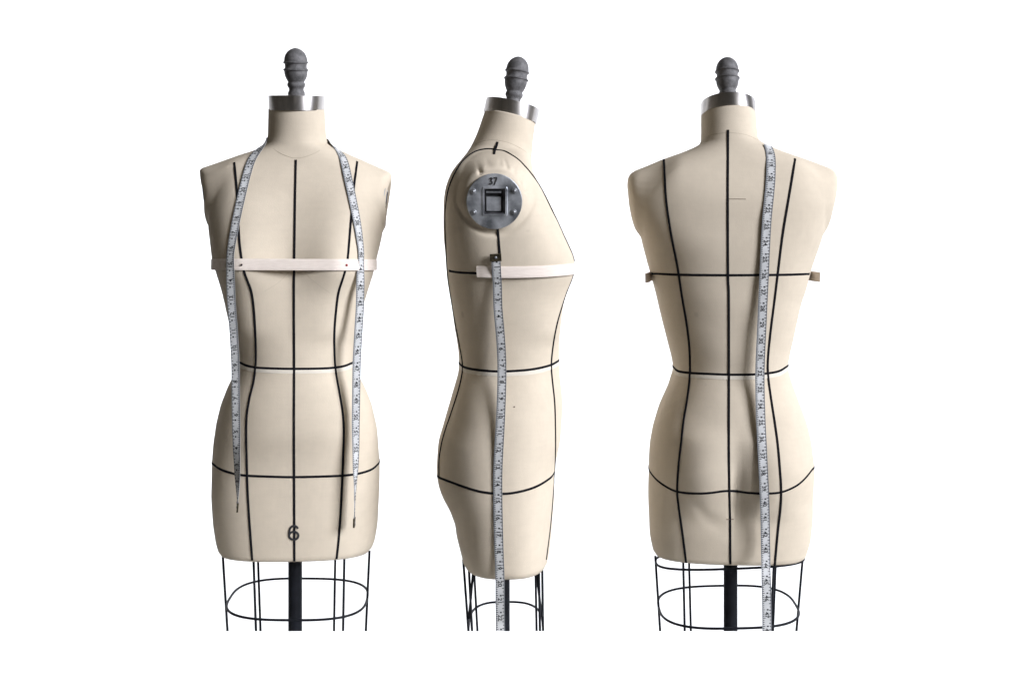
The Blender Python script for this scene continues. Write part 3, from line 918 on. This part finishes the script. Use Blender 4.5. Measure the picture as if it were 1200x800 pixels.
chest_band(F, lambda l: zb-2.5+10.0*(1-abs(l)), math.radians(-20), math.radians(200),
    'pale elastic band round the bust of the sideways form, its end pinned behind the tape', ((3, 0.2), (3, 0.2)), 12.6)
# measuring tape hung under the arm
on = [(580.8,296.5),(581.5,304),(582,312),(582.4,322)]
P, N = [], []
for q in catmull(on, 2.5):
    r = raycast(F, q[0], q[1]); P.append(r[0]+r[1]*4.2); N.append(r[1])
dh = raycast(F, 583.5, 566)[0][1]+2.0
d0 = P[-1][1]
H = hang_points(F, [(582.4,322),(583.2,340),(583.2,357.7),(587.0,400.7),(588.2,430),(588,452.5),(586.3,497.4),(584.4,530),(583.3,567.5),(584.5,635),(586,677.7),(586,700),(586.4,738.3),(586.4,775)],
    lambda y: float(np.interp(y, [322, 566, 800], [d0, dh, dh+1])), 0.5)
P = list(P)+H[1:]; N = [np.array(n)*np.array([1, 1, 0.2]) for n in N]+[np.array([-0.12, 1, 0]) for _ in H[1:]]
P, N = smooth_path(P, N, 14)
tape_measure(F, P, N, 9.9, 'measuring tape hanging down the side seam from a dark metal end under the arm plate', [(0.0, 8.0, 6.2)], flip=1)

# ================================================================== BACK form
rb = form_root('back', 'rightmost dress form seen from the back, with the seat curves and centre back line')
F = build_torso('back', rb)
build_head(F, 58.5, 10, 1.0)
style_lines(F,
    [[(853.2,152.5),(853,190),(852.8,233),(853.2,324),(854,345),(854.2,437),(854.1,500),(854.2,540),(855,590),(855.5,612),(855.9,664.5)],
     [(778,187),(779,207),(780.8,236),(786.4,274.5),(794.3,315),(799,346.5),(804.4,378),(807.8,407.5),(808.4,439),(805.5,466),(801,493),(798.3,517.8),(795.4,543),(793.6,574),(795.4,594.5),(799.9,626),(804.6,663)],
     [(931.7,186.3),(928,210),(923.6,236),(916.9,276.8),(911.3,321.8),(907.6,352),(903.4,385),(900,418.8),(900,439),(903.4,466),(907.9,495),(911,517.8),(913.4,543),(915.3,572),(914.6,594.5),(911.3,623.8),(907.9,662)]],
    [[(789.8,430),(794,434.5),(808.2,436.8),(832.5,438),(854.3,438.8),(882,438.6),(900,437.2),(913.5,434.5),(923,428.4)],
     [(759.4,548.4),(767.3,559.6),(779.6,569.3),(793.6,575.8),(814.5,577.9),(832.5,577.2),(854.3,574.7),(877.5,577.2),(895.5,577.9),(915.3,576.5),(933.8,568.6),(945,558.5),(951.8,549.5)]],
    [[(763.9,320.4),(794,321.8),(825,322.2),(852.8,322.4),(882,322.3),(911,322),(930,321.6),(948.4,320.9)]])
seam(F, [(789.8,433.2),(794,437.8),(808.2,440.4),(832.5,441.6),(854.3,442.4),(882,442.2),(900,440.8),(913.5,438),(923,431.6)], 4.4, 0.4, 'twill', True, 'waist_strip')
seam(F, [(821,164),(832,158.5),(845,156),(862,156),(876,158.5),(888,164)], 0.8, 0.3)
seam(F, [(851,233.2),(862,233.2),(874,233.4)], 0.8, 0.25, 'pencil', name='pencil_line')
seam(F, [(851.5,608),(859.5,608)], 0.9, 0.8, 'pencil', name='pencil_line')
build_stand(F, 856.1)
loop_at(F, 772.0, 932.0, 707.5, HD, tilt=0.045)
loop_at(F, 768.5, 940.5, 653.0, 40, tilt=0.06)
for x0, y0, x1, d in ((767.9,651,773.6,0),(941,650,933.3,0),(800.6,655,802.4,35),(907,655,903.5,35),(807.3,650,809.6,-44),(909.5,650,905.8,-44)):
    plane_wire(F, x0, y0, x1, d)
zb = float(F.fr.on_plane(855, 323.5, 0)[2])
chest_band(F, lambda l: zb+0.6*l, math.radians(-6), math.radians(186),
    'pale elastic band on the back-facing form, only its two ends sticking out at the sides', ((24, 7.0), (24, 7.0)), 11.5)
on = [(899,171.5),(901.5,174),(903.4,180),(903.3,195),(902.7,213.8),(899.3,247.5)]
P, N = [], []
# part lying over the shoulder towards the front
for q in catmull(on, 2.5):
    r = raycast(F, q[0], q[1]); P.append(r[0]+r[1]*1.5); N.append(r[1])
P, N = smooth_path(P, N, 4); P = list(P); N = list(N)
d0 = P[-1][1]+0.5; ds = raycast(F, 894.4, 540)[0][1]+1.8
H = hang_points(F, [(899.3,247.5),(897.3,281),(895.5,324),(894.2,350),(892.6,385),(890.5,434.5),(891,475),(892.2,505),(894.2,545),(896.2,590),(897,635),(897.8,677.8),(898.4,697.5),(898.9,738),(899,775)],
    lambda y: float(np.interp(y, [247.5, 300, 540, 600, 800], [d0, d0+1.5, ds, ds+1, ds+1])), 0.6)
P += H[1:]; N += [np.array([0.10, 1, 0]) for _ in H[1:]]
P, N = smooth_path(P, N, 14)
tape_measure(F, P, N, 10.4, 'measuring tape thrown over the shoulder of the back-facing form, falling to the bottom', [], first_inch=17)
